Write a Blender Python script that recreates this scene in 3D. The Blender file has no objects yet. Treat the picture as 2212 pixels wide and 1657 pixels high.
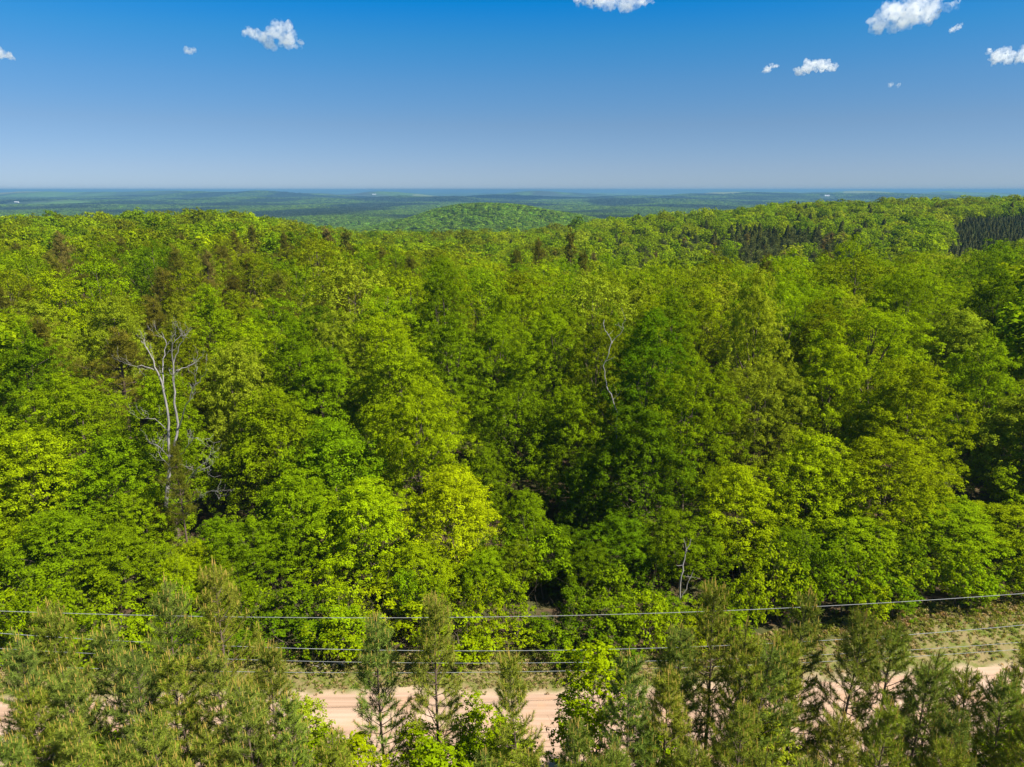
import bpy, math, random
import numpy as np
from mathutils import Vector

# ------------------------------------------------------------------ camera, light, exposure
SC = bpy.context.scene
COL = SC.collection
H = 28.0                      # camera height over the road
F = 700.0                     # focal length in pixels at 1024 wide
PITCH = math.radians(15.45)
cd = bpy.data.cameras.new('camera'); cam = bpy.data.objects.new('camera', cd); COL.objects.link(cam)
cam.location = (0, 0, H); cam.rotation_euler = (math.pi/2 - PITCH, 0, 0)
cd.sensor_width = 36.0; cd.lens = 36.0*F/1024; cd.clip_start = 0.5; cd.clip_end = 90000
SC.camera = cam

SUN_EL = math.radians(49); SUN_AZ = math.radians(114)   # azimuth clockwise from +Y: right and behind
W = bpy.data.worlds.new("World"); SC.world = W; W.use_nodes = True
nt = W.node_tree; nt.nodes.clear()
out = nt.nodes.new('ShaderNodeOutputWorld'); bg = nt.nodes.new('ShaderNodeBackground')
sky = nt.nodes.new('ShaderNodeTexSky'); sky.sky_type = 'NISHITA'; sky.sun_disc = False
sky.sun_elevation = SUN_EL; sky.sun_rotation = SUN_AZ
sky.altitude = 400; sky.air_density = 1.0; sky.dust_density = 0.0; sky.ozone_density = 6.0
# tint of the clear spring sky by height above the horizon
tc_ = nt.nodes.new('ShaderNodeTexCoord'); sx_ = nt.nodes.new('ShaderNodeSeparateXYZ'); nt.links.new(tc_.outputs['Generated'], sx_.inputs[0])
rp_ = nt.nodes.new('ShaderNodeValToRGB'); nt.links.new(sx_.outputs['Z'], rp_.inputs[0]); er = rp_.color_ramp
STOPS = [(0.0, (.315, .395, .600)), (.029, (.325, .385, .560)), (.083, (.318, .387, .497)), (.134, (.246, .425, .55)), (.183, (.13, .458, .62)), (.228, (.012, .455, .72)), (.32, (.06, .36, .55)), (.55, (.35, .48, .52))]
er.elements[0].position = 0; er.elements[0].color = (*STOPS[0][1], 1); er.elements[1].position = .55; er.elements[1].color = (*STOPS[-1][1], 1)
for p_, c_ in STOPS[1:-1]:
    e_ = er.elements.new(p_); e_.color = (*c_, 1)
mu_ = nt.nodes.new('ShaderNodeMix'); mu_.data_type = 'RGBA'; mu_.blend_type = 'MULTIPLY'; mu_.inputs[0].default_value = 1.0
nt.links.new(rp_.outputs[0], mu_.inputs[7])
bg.inputs['Strength'].default_value = 0.081
nt.links.new(sky.outputs[0], mu_.inputs[6]); nt.links.new(mu_.outputs[2], bg.inputs[0]); nt.links.new(bg.outputs[0], out.inputs[0])
sd = bpy.data.lights.new('sun', 'SUN'); sd.energy = 4.8; sd.angle = math.radians(0.5); sd.color = (1, .955, .88)
sun = bpy.data.objects.new('sun', sd); COL.objects.link(sun)
sdir = Vector((math.sin(SUN_AZ)*math.cos(SUN_EL), math.cos(SUN_AZ)*math.cos(SUN_EL), math.sin(SUN_EL)))
sun.rotation_euler = sdir.to_track_quat('Z', 'Y').to_euler(); sun.location = (0, -20, 60)
SC.view_settings.view_transform = 'Standard'; SC.view_settings.look = 'None'
SC.view_settings.exposure = 1.17; SC.view_settings.gamma = 1.0
SC.cycles.max_bounces = 8; SC.cycles.diffuse_bounces = 4; SC.cycles.glossy_bounces = 1
SC.cycles.transmission_bounces = 3; SC.cycles.volume_bounces = 6; SC.cycles.transparent_max_bounces = 6
SC.cycles.use_denoising = True
SC.cycles.use_adaptive_sampling = False

rng = np.random.default_rng(11)
random.seed(5)

# ------------------------------------------------------------------ small helpers
def ray(px, py):              # photo pixel at 2212 x 1657 -> direction with unit horizontal forward distance
    u = (px*1024/2212 - 512)/F; v = -(py*767/1657 - 383.5)/F
    dy = math.cos(PITCH) + v*math.sin(PITCH); dz = -math.sin(PITCH) + v*math.cos(PITCH)
    return u/dy, dz/dy        # x and z per metre of y
def at_y(px, py, Y):
    a, b = ray(px, py); return a*Y, Y, H + b*Y
def on_ground(px, py, z=0.0):
    a, b = ray(px, py); Y = (z-H)/b; return a*Y, Y
def snoise(x, y, s, seed=0):
    r = np.random.default_rng(seed); o = 0
    for k in range(6):
        a = r.uniform(0, 2*math.pi); f = r.uniform(.6, 1.7)/s; p = r.uniform(0, 6.28)
        o = o + np.sin((x*math.cos(a)+y*math.sin(a))*f*2*math.pi + p)
    return o/6*1.3
def tagp(o, label=None, cat=None, group=None, kind=None):
    if label: o['label'] = label
    if cat: o['category'] = cat
    if group: o['group'] = group
    if kind: o['kind'] = kind
    return o
def link(name, data, parent=None, loc=(0, 0, 0)):
    o = bpy.data.objects.new(name, data); COL.objects.link(o); o.location = loc
    if parent: o.parent = parent
    return o

class MB:                      # mesh collector with numpy blocks
    def __init__(s): s.v = []; s.f = []; s.n = 0; s.m = []; s.a = []
    def add(s, V, Fc, mat=0, var=None):
        V = np.asarray(V, float); s.v.append(V)
        Fc = np.asarray(Fc, int)
        s.f.append(Fc + s.n); s.n += len(V)
        s.m.append(np.full(len(Fc), mat)); s.a.append(np.full(len(Fc), .5) if var is None else np.asarray(var, float))
    def tube(s, P, R, n=6, mat=0, cap=True):
        P = np.asarray(P, float); k = len(P); R = np.broadcast_to(np.asarray(R, float), (k,))
        T = np.gradient(P, axis=0); T /= np.linalg.norm(T, axis=1)[:, None] + 1e-9
        ref = np.array([1., .13, .07]) if abs(T[0, 0]) < .8 else np.array([.1, 1., .05])
        U = np.cross(T, ref); U /= np.linalg.norm(U, axis=1)[:, None]; Wd = np.cross(T, U)
        an = np.arange(n)*2*math.pi/n
        V = (P[:, None] + R[:, None, None]*(np.cos(an)[None, :, None]*U[:, None] + np.sin(an)[None, :, None]*Wd[:, None])).reshape(-1, 3)
        i = np.arange(k-1)[:, None]*n; j = np.arange(n)[None]; j2 = (j+1) % n
        Fc = np.stack([i+j, i+j2, i+n+j2, i+n+j], -1).reshape(-1, 4)
        s.add(V, Fc, mat)
        if cap and R[-1] > .004:
            c = len(V); s.add(np.vstack([V[-n:], P[-1:]]), [[q, (q+1) % n, n, n] for q in range(n)], mat)
    def mesh(s, name, mats, smooth=False):
        V = np.vstack(s.v); Fc = np.vstack(s.f).astype(np.int32)
        M = np.concatenate(s.m); A = np.concatenate(s.a)
        tri = Fc[:, 2] == Fc[:, 3]
        cnt = np.where(tri, 3, 4).astype(np.int32)
        loops = Fc.reshape(-1)[np.stack([np.ones_like(tri)]*3 + [~tri], 1).reshape(-1)]
        me = bpy.data.meshes.new(name)
        me.vertices.add(len(V)); me.vertices.foreach_set('co', V.astype(np.float32).ravel())
        me.loops.add(len(loops)); me.loops.foreach_set('vertex_index', loops)
        me.polygons.add(len(cnt)); me.polygons.foreach_set('loop_start', np.concatenate([[0], np.cumsum(cnt)[:-1]]).astype(np.int32))
        me.polygons.foreach_set('loop_total', cnt)
        me.polygons.foreach_set('material_index', M.astype(np.int32))
        me.polygons.foreach_set('use_smooth', np.full(len(cnt), smooth))
        at = me.attributes.new('var', 'FLOAT', 'FACE'); at.data.foreach_set('value', A.astype(np.float32))
        for m in mats: me.materials.append(m)
        me.update(calc_edges=True)
        return me

def unit(v): return v/(np.linalg.norm(v, axis=-1, keepdims=True)+1e-9)
def leaves(mb, P, N, size, aspect=.62, mat=0, var=None):
    n = len(P); N = unit(N)
    r = unit(rng.normal(size=(n, 3))); U = unit(np.cross(N, r)); Vv = np.cross(N, U)
    s = np.broadcast_to(size, (n,))[:, None]*.5
    fold = N*s*.35
    V = np.stack([P-U*s+fold*.4, P+Vv*s*aspect, P+U*s+fold*.4, P-Vv*s*aspect], 1).reshape(-1, 3)
    mb.add(V, np.arange(4*n).reshape(n, 4), mat, rng.random(n) if var is None else var)
def needles(mb, P, D, length, width, mat=0, var=None):    # thin triangles from P along D
    n = len(P); D = unit(D); U = unit(np.cross(D, unit(rng.normal(size=(n, 3)))))
    L = np.broadcast_to(length, (n,))[:, None]; w = width*.5
    V = np.stack([P-U*w, P+U*w, P+D*L], 1).reshape(-1, 3)
    q = np.arange(3*n).reshape(n, 3); mb.add(V, np.hstack([q, q[:, 2:]]), mat, rng.random(n) if var is None else var)

# ------------------------------------------------------------------ materials
def newmat(name):
    m = bpy.data.materials.new(name); m.use_nodes = True; t = m.node_tree; t.nodes.clear()
    return m, t, t.nodes.new('ShaderNodeOutputMaterial')
def N(t, typ, **kw):
    n = t.nodes.new(typ)
    for k, v in kw.items(): setattr(n, k, v)
    return n
def mixc(t, a, b, fac, mode='MIX'):
    n = N(t, 'ShaderNodeMix', data_type='RGBA', blend_type=mode)
    for s, v in ((0, fac), (6, a), (7, b)):
        if isinstance(v, bpy.types.NodeSocket): t.links.new(v, n.inputs[s])
        else: n.inputs[s].default_value = v if s == 0 else (*v, 1)
    return n.outputs[2]
def maprange(t, v, a, b, c, d):
    n = N(t, 'ShaderNodeMapRange'); t.links.new(v, n.inputs[0])
    for i, q in zip((1, 2, 3, 4), (a, b, c, d)): n.inputs[i].default_value = q
    return n.outputs[0]
def noise(t, scale, detail=4, rough=.6, vec=None):
    n = N(t, 'ShaderNodeTexNoise'); n.inputs['Scale'].default_value = scale; n.inputs['Detail'].default_value = detail; n.inputs['Roughness'].default_value = rough
    if vec is not None: t.links.new(vec, n.inputs['Vector'])
    return n.outputs[0]
def foliage_mat(name, base=None, transl=.40, lo=.5, hi=1.5, spec=.0, rough=.5, tip=None):
    m, t, o = newmat(name)
    if base is None:
        a = N(t, 'ShaderNodeAttribute', attribute_type='INSTANCER', attribute_name='tint'); c = a.outputs['Color']
    else:
        r = N(t, 'ShaderNodeRGB'); r.outputs[0].default_value = (*base, 1); c = r.outputs[0]
    v = N(t, 'ShaderNodeAttribute', attribute_type='GEOMETRY', attribute_name='var')
    k = maprange(t, v.outputs['Fac'], 0, 1, lo, hi)
    kk = N(t, 'ShaderNodeCombineColor'); [t.links.new(k, kk.inputs[i]) for i in range(3)]
    c = mixc(t, c, kk.outputs[0], 1.0, 'MULTIPLY')
    w = maprange(t, v.outputs['Fac'], .8, 1, 0, .35)
    c = mixc(t, c, mixc(t, c, (1.28, 1.08, .9), 1.0, 'MULTIPLY'), w)
    p = N(t, 'ShaderNodeBsdfPrincipled'); p.inputs['Roughness'].default_value = rough; p.inputs['Specular IOR Level'].default_value = spec
    t.links.new(c, p.inputs['Base Color'])
    tr = N(t, 'ShaderNodeBsdfTranslucent'); t.links.new(mixc(t, c, (1.3, 1.15, .4), 1.0, 'MULTIPLY'), tr.inputs[0])
    mx = N(t, 'ShaderNodeMixShader'); mx.inputs[0].default_value = transl
    t.links.new(p.outputs[0], mx.inputs[1]); t.links.new(tr.outputs[0], mx.inputs[2]); t.links.new(mx.outputs[0], o.inputs[0])
    return m
def rough_mat(name, c1, c2, scale=3.0, rough=.9, bump=.3, stretch=(1, 1, 1)):
    m, t, o = newmat(name)
    g = N(t, 'ShaderNodeTexCoord'); mp = N(t, 'ShaderNodeMapping'); mp.inputs['Scale'].default_value = stretch
    t.links.new(g.outputs['Object'], mp.inputs[0])
    n = noise(t, scale, 6, .7, mp.outputs[0])
    p = N(t, 'ShaderNodeBsdfPrincipled'); p.inputs['Roughness'].default_value = rough; p.inputs['Specular IOR Level'].default_value = .2
    t.links.new(mixc(t, c1, c2, maprange(t, n, .3, .7, 0, 1)), p.inputs['Base Color'])
    b = N(t, 'ShaderNodeBump'); b.inputs['Strength'].default_value = bump; t.links.new(n, b.inputs['Height']); t.links.new(b.outputs[0], p.inputs['Normal'])
    t.links.new(p.outputs[0], o.inputs[0])
    return m
M_LEAF = foliage_mat('broad_leaves')
M_NEEDLE = foliage_mat('pine_needles', transl=.25, lo=.5, hi=1.5, spec=.03)
M_CANDLE = foliage_mat('pine_candles', base=(.40, .28, .06), transl=.1)
M_BARK = rough_mat('grey_brown_bark', (.16, .12, .085), (.065, .048, .035), 4, stretch=(3, 3, .6))
M_PBARK = rough_mat('pine_bark', (.17, .115, .08), (.06, .043, .034), 5, stretch=(3, 3, .8))
M_DEAD = rough_mat('weathered_dead_wood', (.36, .335, .31), (.16, .145, .13), 3, stretch=(3, 3, .5))
M_WIRE = rough_mat('aluminium_wire', (.28, .29, .29), (.19, .2, .2), 2, rough=.5, bump=0)

# ------------------------------------------------------------------ terrain
DR = [0, 40, 60, 90, 130, 170, 230, 300, 370, 430, 520, 620, 900, 1500, 2200]
PXC = [-150, 0, 256, 385, 512, 640, 768, 900, 1024, 1200]
GT = np.array([
 [0, 0, 0, 0, 0, 0, 0, 0, 0, 0],
 [0, 0, 0, 0, 0, 0, 0, 0, 0, 0],
 [0, 0, 0, 0, 0, 0, 0, .5, .5, .5],
 [0, 0, 0, 0, -.5, -.5, 0, 1, 1, 1],
 [1, 1, .5, -1, -2, -3, -2, -1, -2, -2],
 [0, 0, -.5, -4, -7, -10, -9, -7, -6, -5],
 [-1, -1, -2, -7, -11, -14, -14, -12, -4.5, -4],
 [0, 0, 0, -9, -12, -11, -9, -7, -2, -1],
 [-1, -2, -2, -12, -13, -8, -5, -3, .5, 1],
 [-6, -7, -6, -15, -14, -6, -1.5, 0, 1, 2],
 [-16, -18, -17, -25, -23, -11, 0, 3, 4, 4],
 [-28, -30, -30, -36, -34, -22, -7, 0, 3, 4],
 [-50, -50, -50, -52, -46, -40, -32, -22, -14, -10],
 [-62, -62, -62, -62, -60, -58, -52, -46, -40, -36],
 [-64, -64, -64, -64, -64, -64, -62, -60, -60, -60]], float)
def smooth_interp(xp, x):
    x = np.clip(x, xp[0], xp[-1]-1e-6); i = np.searchsorted(xp, x, 'right')-1; i = np.clip(i, 0, len(xp)-2)
    xp = np.asarray(xp, float); f = (x-xp[i])/(xp[i+1]-xp[i]); return i, f*.5+(f*f*(3-2*f))*.5
def ground_z(x, y):
    x = np.asarray(x, float); y = np.asarray(y, float)
    D = np.hypot(x*.8, np.maximum(y, 0)); px = np.clip(512 + F*x/np.maximum(y, 12)*.96, -150, 1200)
    i, f = smooth_interp(DR, np.minimum(D, 2199)); j, g = smooth_interp(PXC, px)
    z = (GT[i, j]*(1-f)+GT[i+1, j]*f)*(1-g) + (GT[i, j+1]*(1-f)+GT[i+1, j+1]*f)*g
    z = z + snoise(x, y, 90, 3)*1.3*np.clip((D-90)/80, 0, 1)
    z = z + snoise(x, y, 900, 4)*9*np.clip((D-1200)/1500, 0, 1)
    z = z + snoise(x, y, 2600, 5)*16*np.clip((D-5000)/5000, 0, 1)
    z = z + snoise(x*.7, y*1.6, 5200, 6)*30*np.clip((D-11000)/9000, 0, 1)
    # wooded hill in the middle distance, and lone far hills
    sx = np.where(x < -60, 165, 230)
    z = z + 52*np.exp(-((x+60)/sx)**2 - ((y-1330)/230)**2)
    for hx, hy, hh, w in ((-2600, 7000, 80, 620), (-3900, 8200, 98, 700), (2500, 7600, 94, 700), (4100, 8600, 98, 600), (-1500, 8800, 96, 380), (500, 9500, 97, 600), (-5200, 7800, 92, 500), (3200, 6200, 60, 500), (-1900, 5200, 30, 420), (-2900, 4600, 36, 300), (900, 4700, 34, 260), (5600, 9000, 96, 420), (-160, 7200, 66, 300), (-820, 5600, 40, 330), (-470, 5200, 34, 190), (1500, 6400, 38, 620), (-3100, 9000, 60, 620), (-2100, 7600, 38, 420), (900, 12500, 50, 900), (5200, 21000, 105, 1400), (6800, 22500, 95, 1500), (-7400, 23000, 100, 2100), (-12500, 24000, 85, 1900), (12800, 23500, 80, 900)):
        z = z + hh*.72*np.exp(-((x-hx)/(w*1.5))**2 - ((y-hy)/(w*1.2))**2)*(1+.12*snoise(x, y, w*.9, int(w)))
    z = np.where(D > 3000, np.minimum(z, 22+.22*np.maximum(z-22, 0)), z)
    z = np.where(D > 1200, np.minimum(z, np.where(D < 8000, 24., 37.)), z)
    # right-hand verge climbs gently
    z = z + np.clip((x-8)/22, 0, 1)*np.clip((y-33.5)/6, 0, 1)*1.2
    return z
def gz(x, y): return float(ground_z(x, y))

def road_far(x):  return 34.6 + .0*x + np.clip((x-4)/20, 0, 3)*1.3 + np.clip((-x-10)/15, 0, 2)*-.5 + snoise(x, 0*x, 9, 21)*.22
def forest_edge(x): return road_far(x) + 2.1 + np.clip((x-10)/14, 0, 1.5)*.9 + snoise(x, 0*x, 7, 22)*.4

az = np.concatenate([np.radians(np.arange(-180, -56, 6)), np.radians(np.arange(-56, 56.01, .22)), np.radians(np.arange(62, 180, 6))])
rr = np.concatenate([[1, 6, 12, 18], np.arange(22, 48, .33), 48*1.026**np.arange(0, 252)]); rr = rr[rr < 30500]
A, R = np.meshgrid(az, rr, indexing='ij'); X = R*np.sin(A); Y = R*np.cos(A); Z = ground_z(X, Y)
Z += np.where((Y > 12) & (Y < 60), snoise(X, Y, 1.7, 9)*.03 + snoise(X, Y, 5, 10)*.06, 0)*np.where((Y > 26) & (Y < 35), .2, 1)
na, nr = A.shape
mb = MB(); idx = np.arange(na*nr).reshape(na, nr); nx = np.roll(idx, -1, 0)
mb.add(np.stack([X, Y, Z], -1).reshape(-1, 3), np.stack([idx[:, :-1], idx[:, 1:], nx[:, 1:], nx[:, :-1]], -1).reshape(-1, 4))

def ground_mat():
    m, t, o = newmat('ground_cover')
    geo = N(t, 'ShaderNodeNewGeometry'); pos = geo.outputs['Position']
    sep = N(t, 'ShaderNodeSeparateXYZ'); t.links.new(pos, sep.inputs[0])
    z1 = N(t, 'ShaderNodeAttribute', attribute_name='zone'); zs = N(t, 'ShaderNodeSeparateColor'); t.links.new(z1.outputs['Color'], zs.inputs[0])
    nA = noise(t, 1.3, 8, .7, pos); nB = noise(t, 9, 5, .7, pos); nC = noise(t, .35, 4, .6, pos)
    litter = mixc(t, (.11, .065, .035), (.04, .035, .02), maprange(t, nA, .35, .65, 0, 1))
    litter = mixc(t, litter, (.06, .11, .01), maprange(t, nC, .45, .58, 0, .35))
    grass = mixc(t, (.22, .17, .075), (.10, .13, .015), maprange(t, nA, .42, .6, 0, 1))
    grass = mixc(t, grass, (.36, .27, .15), maprange(t, nB, .55, .75, 0, .6))
    sand = mixc(t, (.38, .27, .17), (.44, .33, .225), maprange(t, nC, .35, .65, 0, 1))
    sand = mixc(t, sand, (.30, .21, .12), maprange(t, nB, .58, .75, 0, .6))
    c = mixc(t, litter, grass, zs.outputs[1]); c = mixc(t, c, sand, zs.outputs[0])
    # far country: woods of different kinds, plantations, clearings
    mp = N(t, 'ShaderNodeMapping'); mp.inputs['Scale'].default_value = (.8, .35, 0); t.links.new(pos, mp.inputs[0])
    f1 = noise(t, .0022, 5, .62, mp.outputs[0]); f2 = noise(t, .02, 4, .7, pos); f3 = noise(t, .0009, 3, .5, mp.outputs[0])
    wood = mixc(t, (.035, .055, .02), (.085, .16, .022), maprange(t, f1, .44, .56, 0, 1))
    wood = mixc(t, wood, (.055, .06, .045), maprange(t, f3, .55, .6, 0, .8))
    wood = mixc(t, wood, (.02, .035, .012), maprange(t, f2, .5, .7, 0, .55))
    vor = N(t, 'ShaderNodeTexVoronoi'); vor.inputs['Scale'].default_value = .0028; t.links.new(mp.outputs[0], vor.inputs['Vector'])
    vs = N(t, 'ShaderNodeSeparateColor'); t.links.new(vor.outputs['Color'], vs.inputs[0])
    wood = mixc(t, wood, (.26, .25, .12), maprange(t, vs.outputs[0], .975, .985, 0, .5))
    c = mixc(t, c, wood, zs.outputs[2])
    p = N(t, 'ShaderNodeBsdfPrincipled'); p.inputs['Roughness'].default_value = .95; p.inputs['Specular IOR Level'].default_value = .1
    t.links.new(c, p.inputs['Base Color'])
    b = N(t, 'ShaderNodeBump'); b.inputs['Strength'].default_value = .5; b.inputs['Distance'].default_value = .08; t.links.new(nB, b.inputs['Height']); t.links.new(b.outputs[0], p.inputs['Normal'])
    t.links.new(p.outputs[0], o.inputs[0])
    return m
me = mb.mesh('ground', [ground_mat()], smooth=True)
Xf, Yf = X.ravel(), Y.ravel()
sandm = np.clip((road_far(Xf)+.1-Yf + snoise(Xf, Yf, 1.9, 30)*.45)*2.2, 0, 1)*np.clip((Yf-23)/4 + snoise(Xf, Yf, 3, 31), 0, 1)
grm = np.clip((forest_edge(Xf)+.6-Yf + snoise(Xf, Yf, 2.5, 32)*.7)*1.2, 0, 1)
farm = np.clip((np.hypot(Xf, Yf)-520)/200, 0, 1)
cc = np.stack([sandm, grm, farm, np.ones_like(farm)], 1).astype(np.float32)
ca = me.color_attributes.new('zone', 'FLOAT_COLOR', 'POINT'); ca.data.foreach_set('color', cc.ravel())
ground = link('ground', me); tagp(ground, 'sandy verge, leaf-strewn forest floor and far wooded valley', None, None, 'structure')

# dirt road sheet
mb = MB(); xs = np.arange(-70, 70.1, .5); ws = np.linspace(0, 1, 14)
XX, WW = np.meshgrid(xs, ws, indexing='ij'); y0 = 27.6 + snoise(XX, 0*XX, 8, 40)*.3 + np.clip((XX-4)/20, 0, 3)*.9; YY = y0 + (road_far(XX)-.35-y0)*WW
ZZ = ground_z(XX, YY) + .05 + .03*np.cos((WW-.5)*3.0) - .03*np.exp(-((WW-.35)/.05)**2) - .03*np.exp(-((WW-.62)/.05)**2) - .075*(np.abs(WW-.5) > .49)
ii = np.arange(XX.size).reshape(XX.shape)
mb.add(np.stack([XX, YY, ZZ], -1).reshape(-1, 3), np.stack([ii[:-1, :-1], ii[1:, :-1], ii[1:, 1:], ii[:-1, 1:]], -1).reshape(-1, 4))
def road_mat():
    m, t, o = newmat('packed_sandy_clay')
    geo = N(t, 'ShaderNodeNewGeometry'); pos = geo.outputs['Position']
    mp = N(t, 'ShaderNodeMapping'); mp.inputs['Scale'].default_value = (.05, 1.7, 1); t.links.new(pos, mp.inputs[0])
    a = noise(t, 1.0, 5, .6, mp.outputs[0]); b2 = noise(t, .5, 4, .6, pos); c3 = noise(t, 14, 6, .75, pos)
    c = mixc(t, (.33, .215, .14), (.47, .33, .235), maprange(t, a, .38, .62, 0, 1))
    c = mixc(t, c, (.50, .27, .15), maprange(t, b2, .5, .68, 0, .5))
    c = mixc(t, c, (.34, .25, .17), maprange(t, c3, .62, .78, 0, .5))
    p = N(t, 'ShaderNodeBsdfPrincipled'); p.inputs['Roughness'].default_value = .95; p.inputs['Specular IOR Level'].default_value = .1
    t.links.new(c, p.inputs['Base Color'])
    b = N(t, 'ShaderNodeBump'); b.inputs['Strength'].default_value = .4; b.inputs['Distance'].default_value = .04; t.links.new(c3, b.inputs['Height']); t.links.new(b.outputs[0], p.inputs['Normal'])
    t.links.new(p.outputs[0], o.inputs[0]); return m
rd = link('dirt_road', mb.mesh('dirt_road', [road_mat()], smooth=True)); tagp(rd, 'pale pinkish sandy dirt road between the young pines and the forest', None, None, 'structure')

# ------------------------------------------------------------------ broadleaf trees
def crown_points(seed, Rr, hh, base, nc, nros, nleaf, rc, rros, shape='dome'):
    """clumps -> rosettes -> leaves; returns clump centres, leaf positions, leaf normals"""
    r = np.random.default_rng(seed)
    k = np.arange(nc)+.5; ph = k*math.pi*(3-math.sqrt(5)) + r.uniform(0, 6); u = 1-1.75*k/nc          # from top down
    u = np.clip(u + r.normal(size=nc)*.05, -.85, 1)
    zc = (base+hh)/2; hz = (hh-base)/2
    sx = np.sqrt(np.maximum(0, 1-u*u))
    if shape == 'tall': sx = sx*(.9-.25*u)
    if shape == 'wide': sx = np.minimum(1, sx*1.15)
    lob = 1 + .22*np.sin(3*ph+r.uniform(0, 6)) * np.sin(2.3*u*2+r.uniform(0, 6)) + r.normal(size=nc)*.12
    rad = r.uniform(.62, .98, nc); rad[r.random(nc) < .18] *= .6
    C = np.stack([Rr*sx*lob*np.cos(ph)*rad, Rr*sx*lob*np.sin(ph)*rad, zc + hz*u*np.minimum(lob, 1.12)*(.75+.25*rad)], 1)
    cr = rc*r.uniform(.6, 1.5, nc)
    outw = unit(C-np.array([0, 0, zc-hz*.3]))
    # rosettes on the outer and upper side of each clump
    d = unit(r.normal(size=(nc, nros, 3)) + outw[:, None]*.8 + np.array([0, 0, .75]))
    Pr = C[:, None] + d*cr[:, None, None]*r.uniform(.55, 1.08, (nc, nros, 1))*np.array([1, 1, .92])
    Pr = Pr.reshape(-1, 3); dr = d.reshape(-1, 3)
    d2 = unit(r.normal(size=(len(Pr), nleaf, 3)) + dr[:, None]*.9)
    Pl = Pr[:, None] + d2*rros*r.uniform(.35, 1.1, (len(Pr), nleaf, 1))*np.array([1, 1, .75])
    Nl = unit(d2*.7 + dr[:, None]*.5 + np.array([0, 0, .40]) + r.normal(size=d2.shape)*.45)
    rv = np.repeat(r.uniform(0, 1, len(Pr)), nleaf)
    return C, cr, Pl.reshape(-1, 3), Nl.reshape(-1, 3), rv
def trunk_mesh(seed, C, hh, base, r0, mat, name='trunk', nl=14, lean=.5):
    r = np.random.default_rng(seed+77); mb = MB()
    n = 9; t = np.linspace(0, 1, n); dx = r.normal(size=2)*lean
    P = np.stack([dx[0]*t**2+.15*np.sin(t*7+seed), dx[1]*t**2+.15*np.cos(t*6+seed), t*hh*.86-.4*(t == 0)], 1)
    mb.tube(P, r0*(1.25*(t < .05)+1-.85*t), 8)
    sel = r.choice(len(C), min(nl, len(C)), False)
    for c in C[sel]:
        f = np.clip(c[2]/hh*.72, .2, .85); s = np.array([np.interp(f, t, P[:, q]) for q in range(3)]); s[2] = f*hh*.86
        e = c*.95 + s*.05; q = np.linspace(0, 1, 5)[:, None]
        mid = s + (e-s)*q + np.array([0, 0, 1])*(np.sin(q*math.pi)*-.06*np.linalg.norm(e-s)) + r.normal(size=(5, 3))*.10*(q*(1-q)*4)
        mb.tube(mid, np.linspace(r0*.42, r0*.08, 5), 5)
        for w in range(2):
            b0 = mid[2+w]; e2 = b0 + unit(r.normal(size=3)+(e-s)/np.linalg.norm(e-s))*1.6
            mb.tube([b0, (b0+e2)/2+r.normal(size=3)*.1, e2], [r0*.15, r0*.1, r0*.05], 4)
    return mb.mesh(name, [mat], smooth=True)
def make_broad(seed, Rr, hh, base, nc, nros, nleaf, rc, rros, ls, shape, r0=.24):
    C, cr, P, Nn, rv = crown_points(seed, Rr, hh, base, nc, nros, nleaf, rc, rros, shape)
    mb = MB(); rl = np.random.default_rng(seed+1)
    leaves(mb, P, Nn, ls*rl.uniform(.7, 1.3, len(P)), .68, 0, np.clip(rv*.6+rl.random(len(P))*.4, 0, 1))
    return mb.mesh('crown', [M_LEAF]), trunk_mesh(seed, C, hh, base, r0, M_BARK), C
# proto dims: R = 4.5, h = 16
print('protos')
L0 = []; LH = []
for hp, Rp, nc_ in ((9.5, 3.6, 170), (13.0, 4.1, 230), (17.0, 4.5, 280)):
    for q in range(4):
        sd_ = int(hp)*10+q; shp = ('tall', 'dome', 'wide', 'tall')[q]
        L0.append(make_broad(sd_, Rp, hp, hp*(.10, .16, .2, .13)[q], nc_, 10, 24, .80, .29, .125, shp, .014*hp)[:2]); LH.append((hp, Rp))
def near_proto(h, k):
    b = 0 if h < 11.2 else (1 if h < 15 else 2); return b*4+k % 4
L1 = []
for s, shp, base in ((11, 'dome', 5), (12, 'wide', 6), (13, 'tall', 5), (14, 'dome', 6)):
    L1.append(make_broad(s, 4.5, 16, base, 150, 8, 13, .95, .34, .19, shp)[:2])
def lod_leaves(seed, Rr, hh, base, nc, nros, nleaf, rc, rros, ls, shape):
    C, cr, P, Nn, rv = crown_points(seed, Rr, hh, base, nc, nros, nleaf, rc, rros, shape)
    return P, Nn, ls, rv

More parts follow.
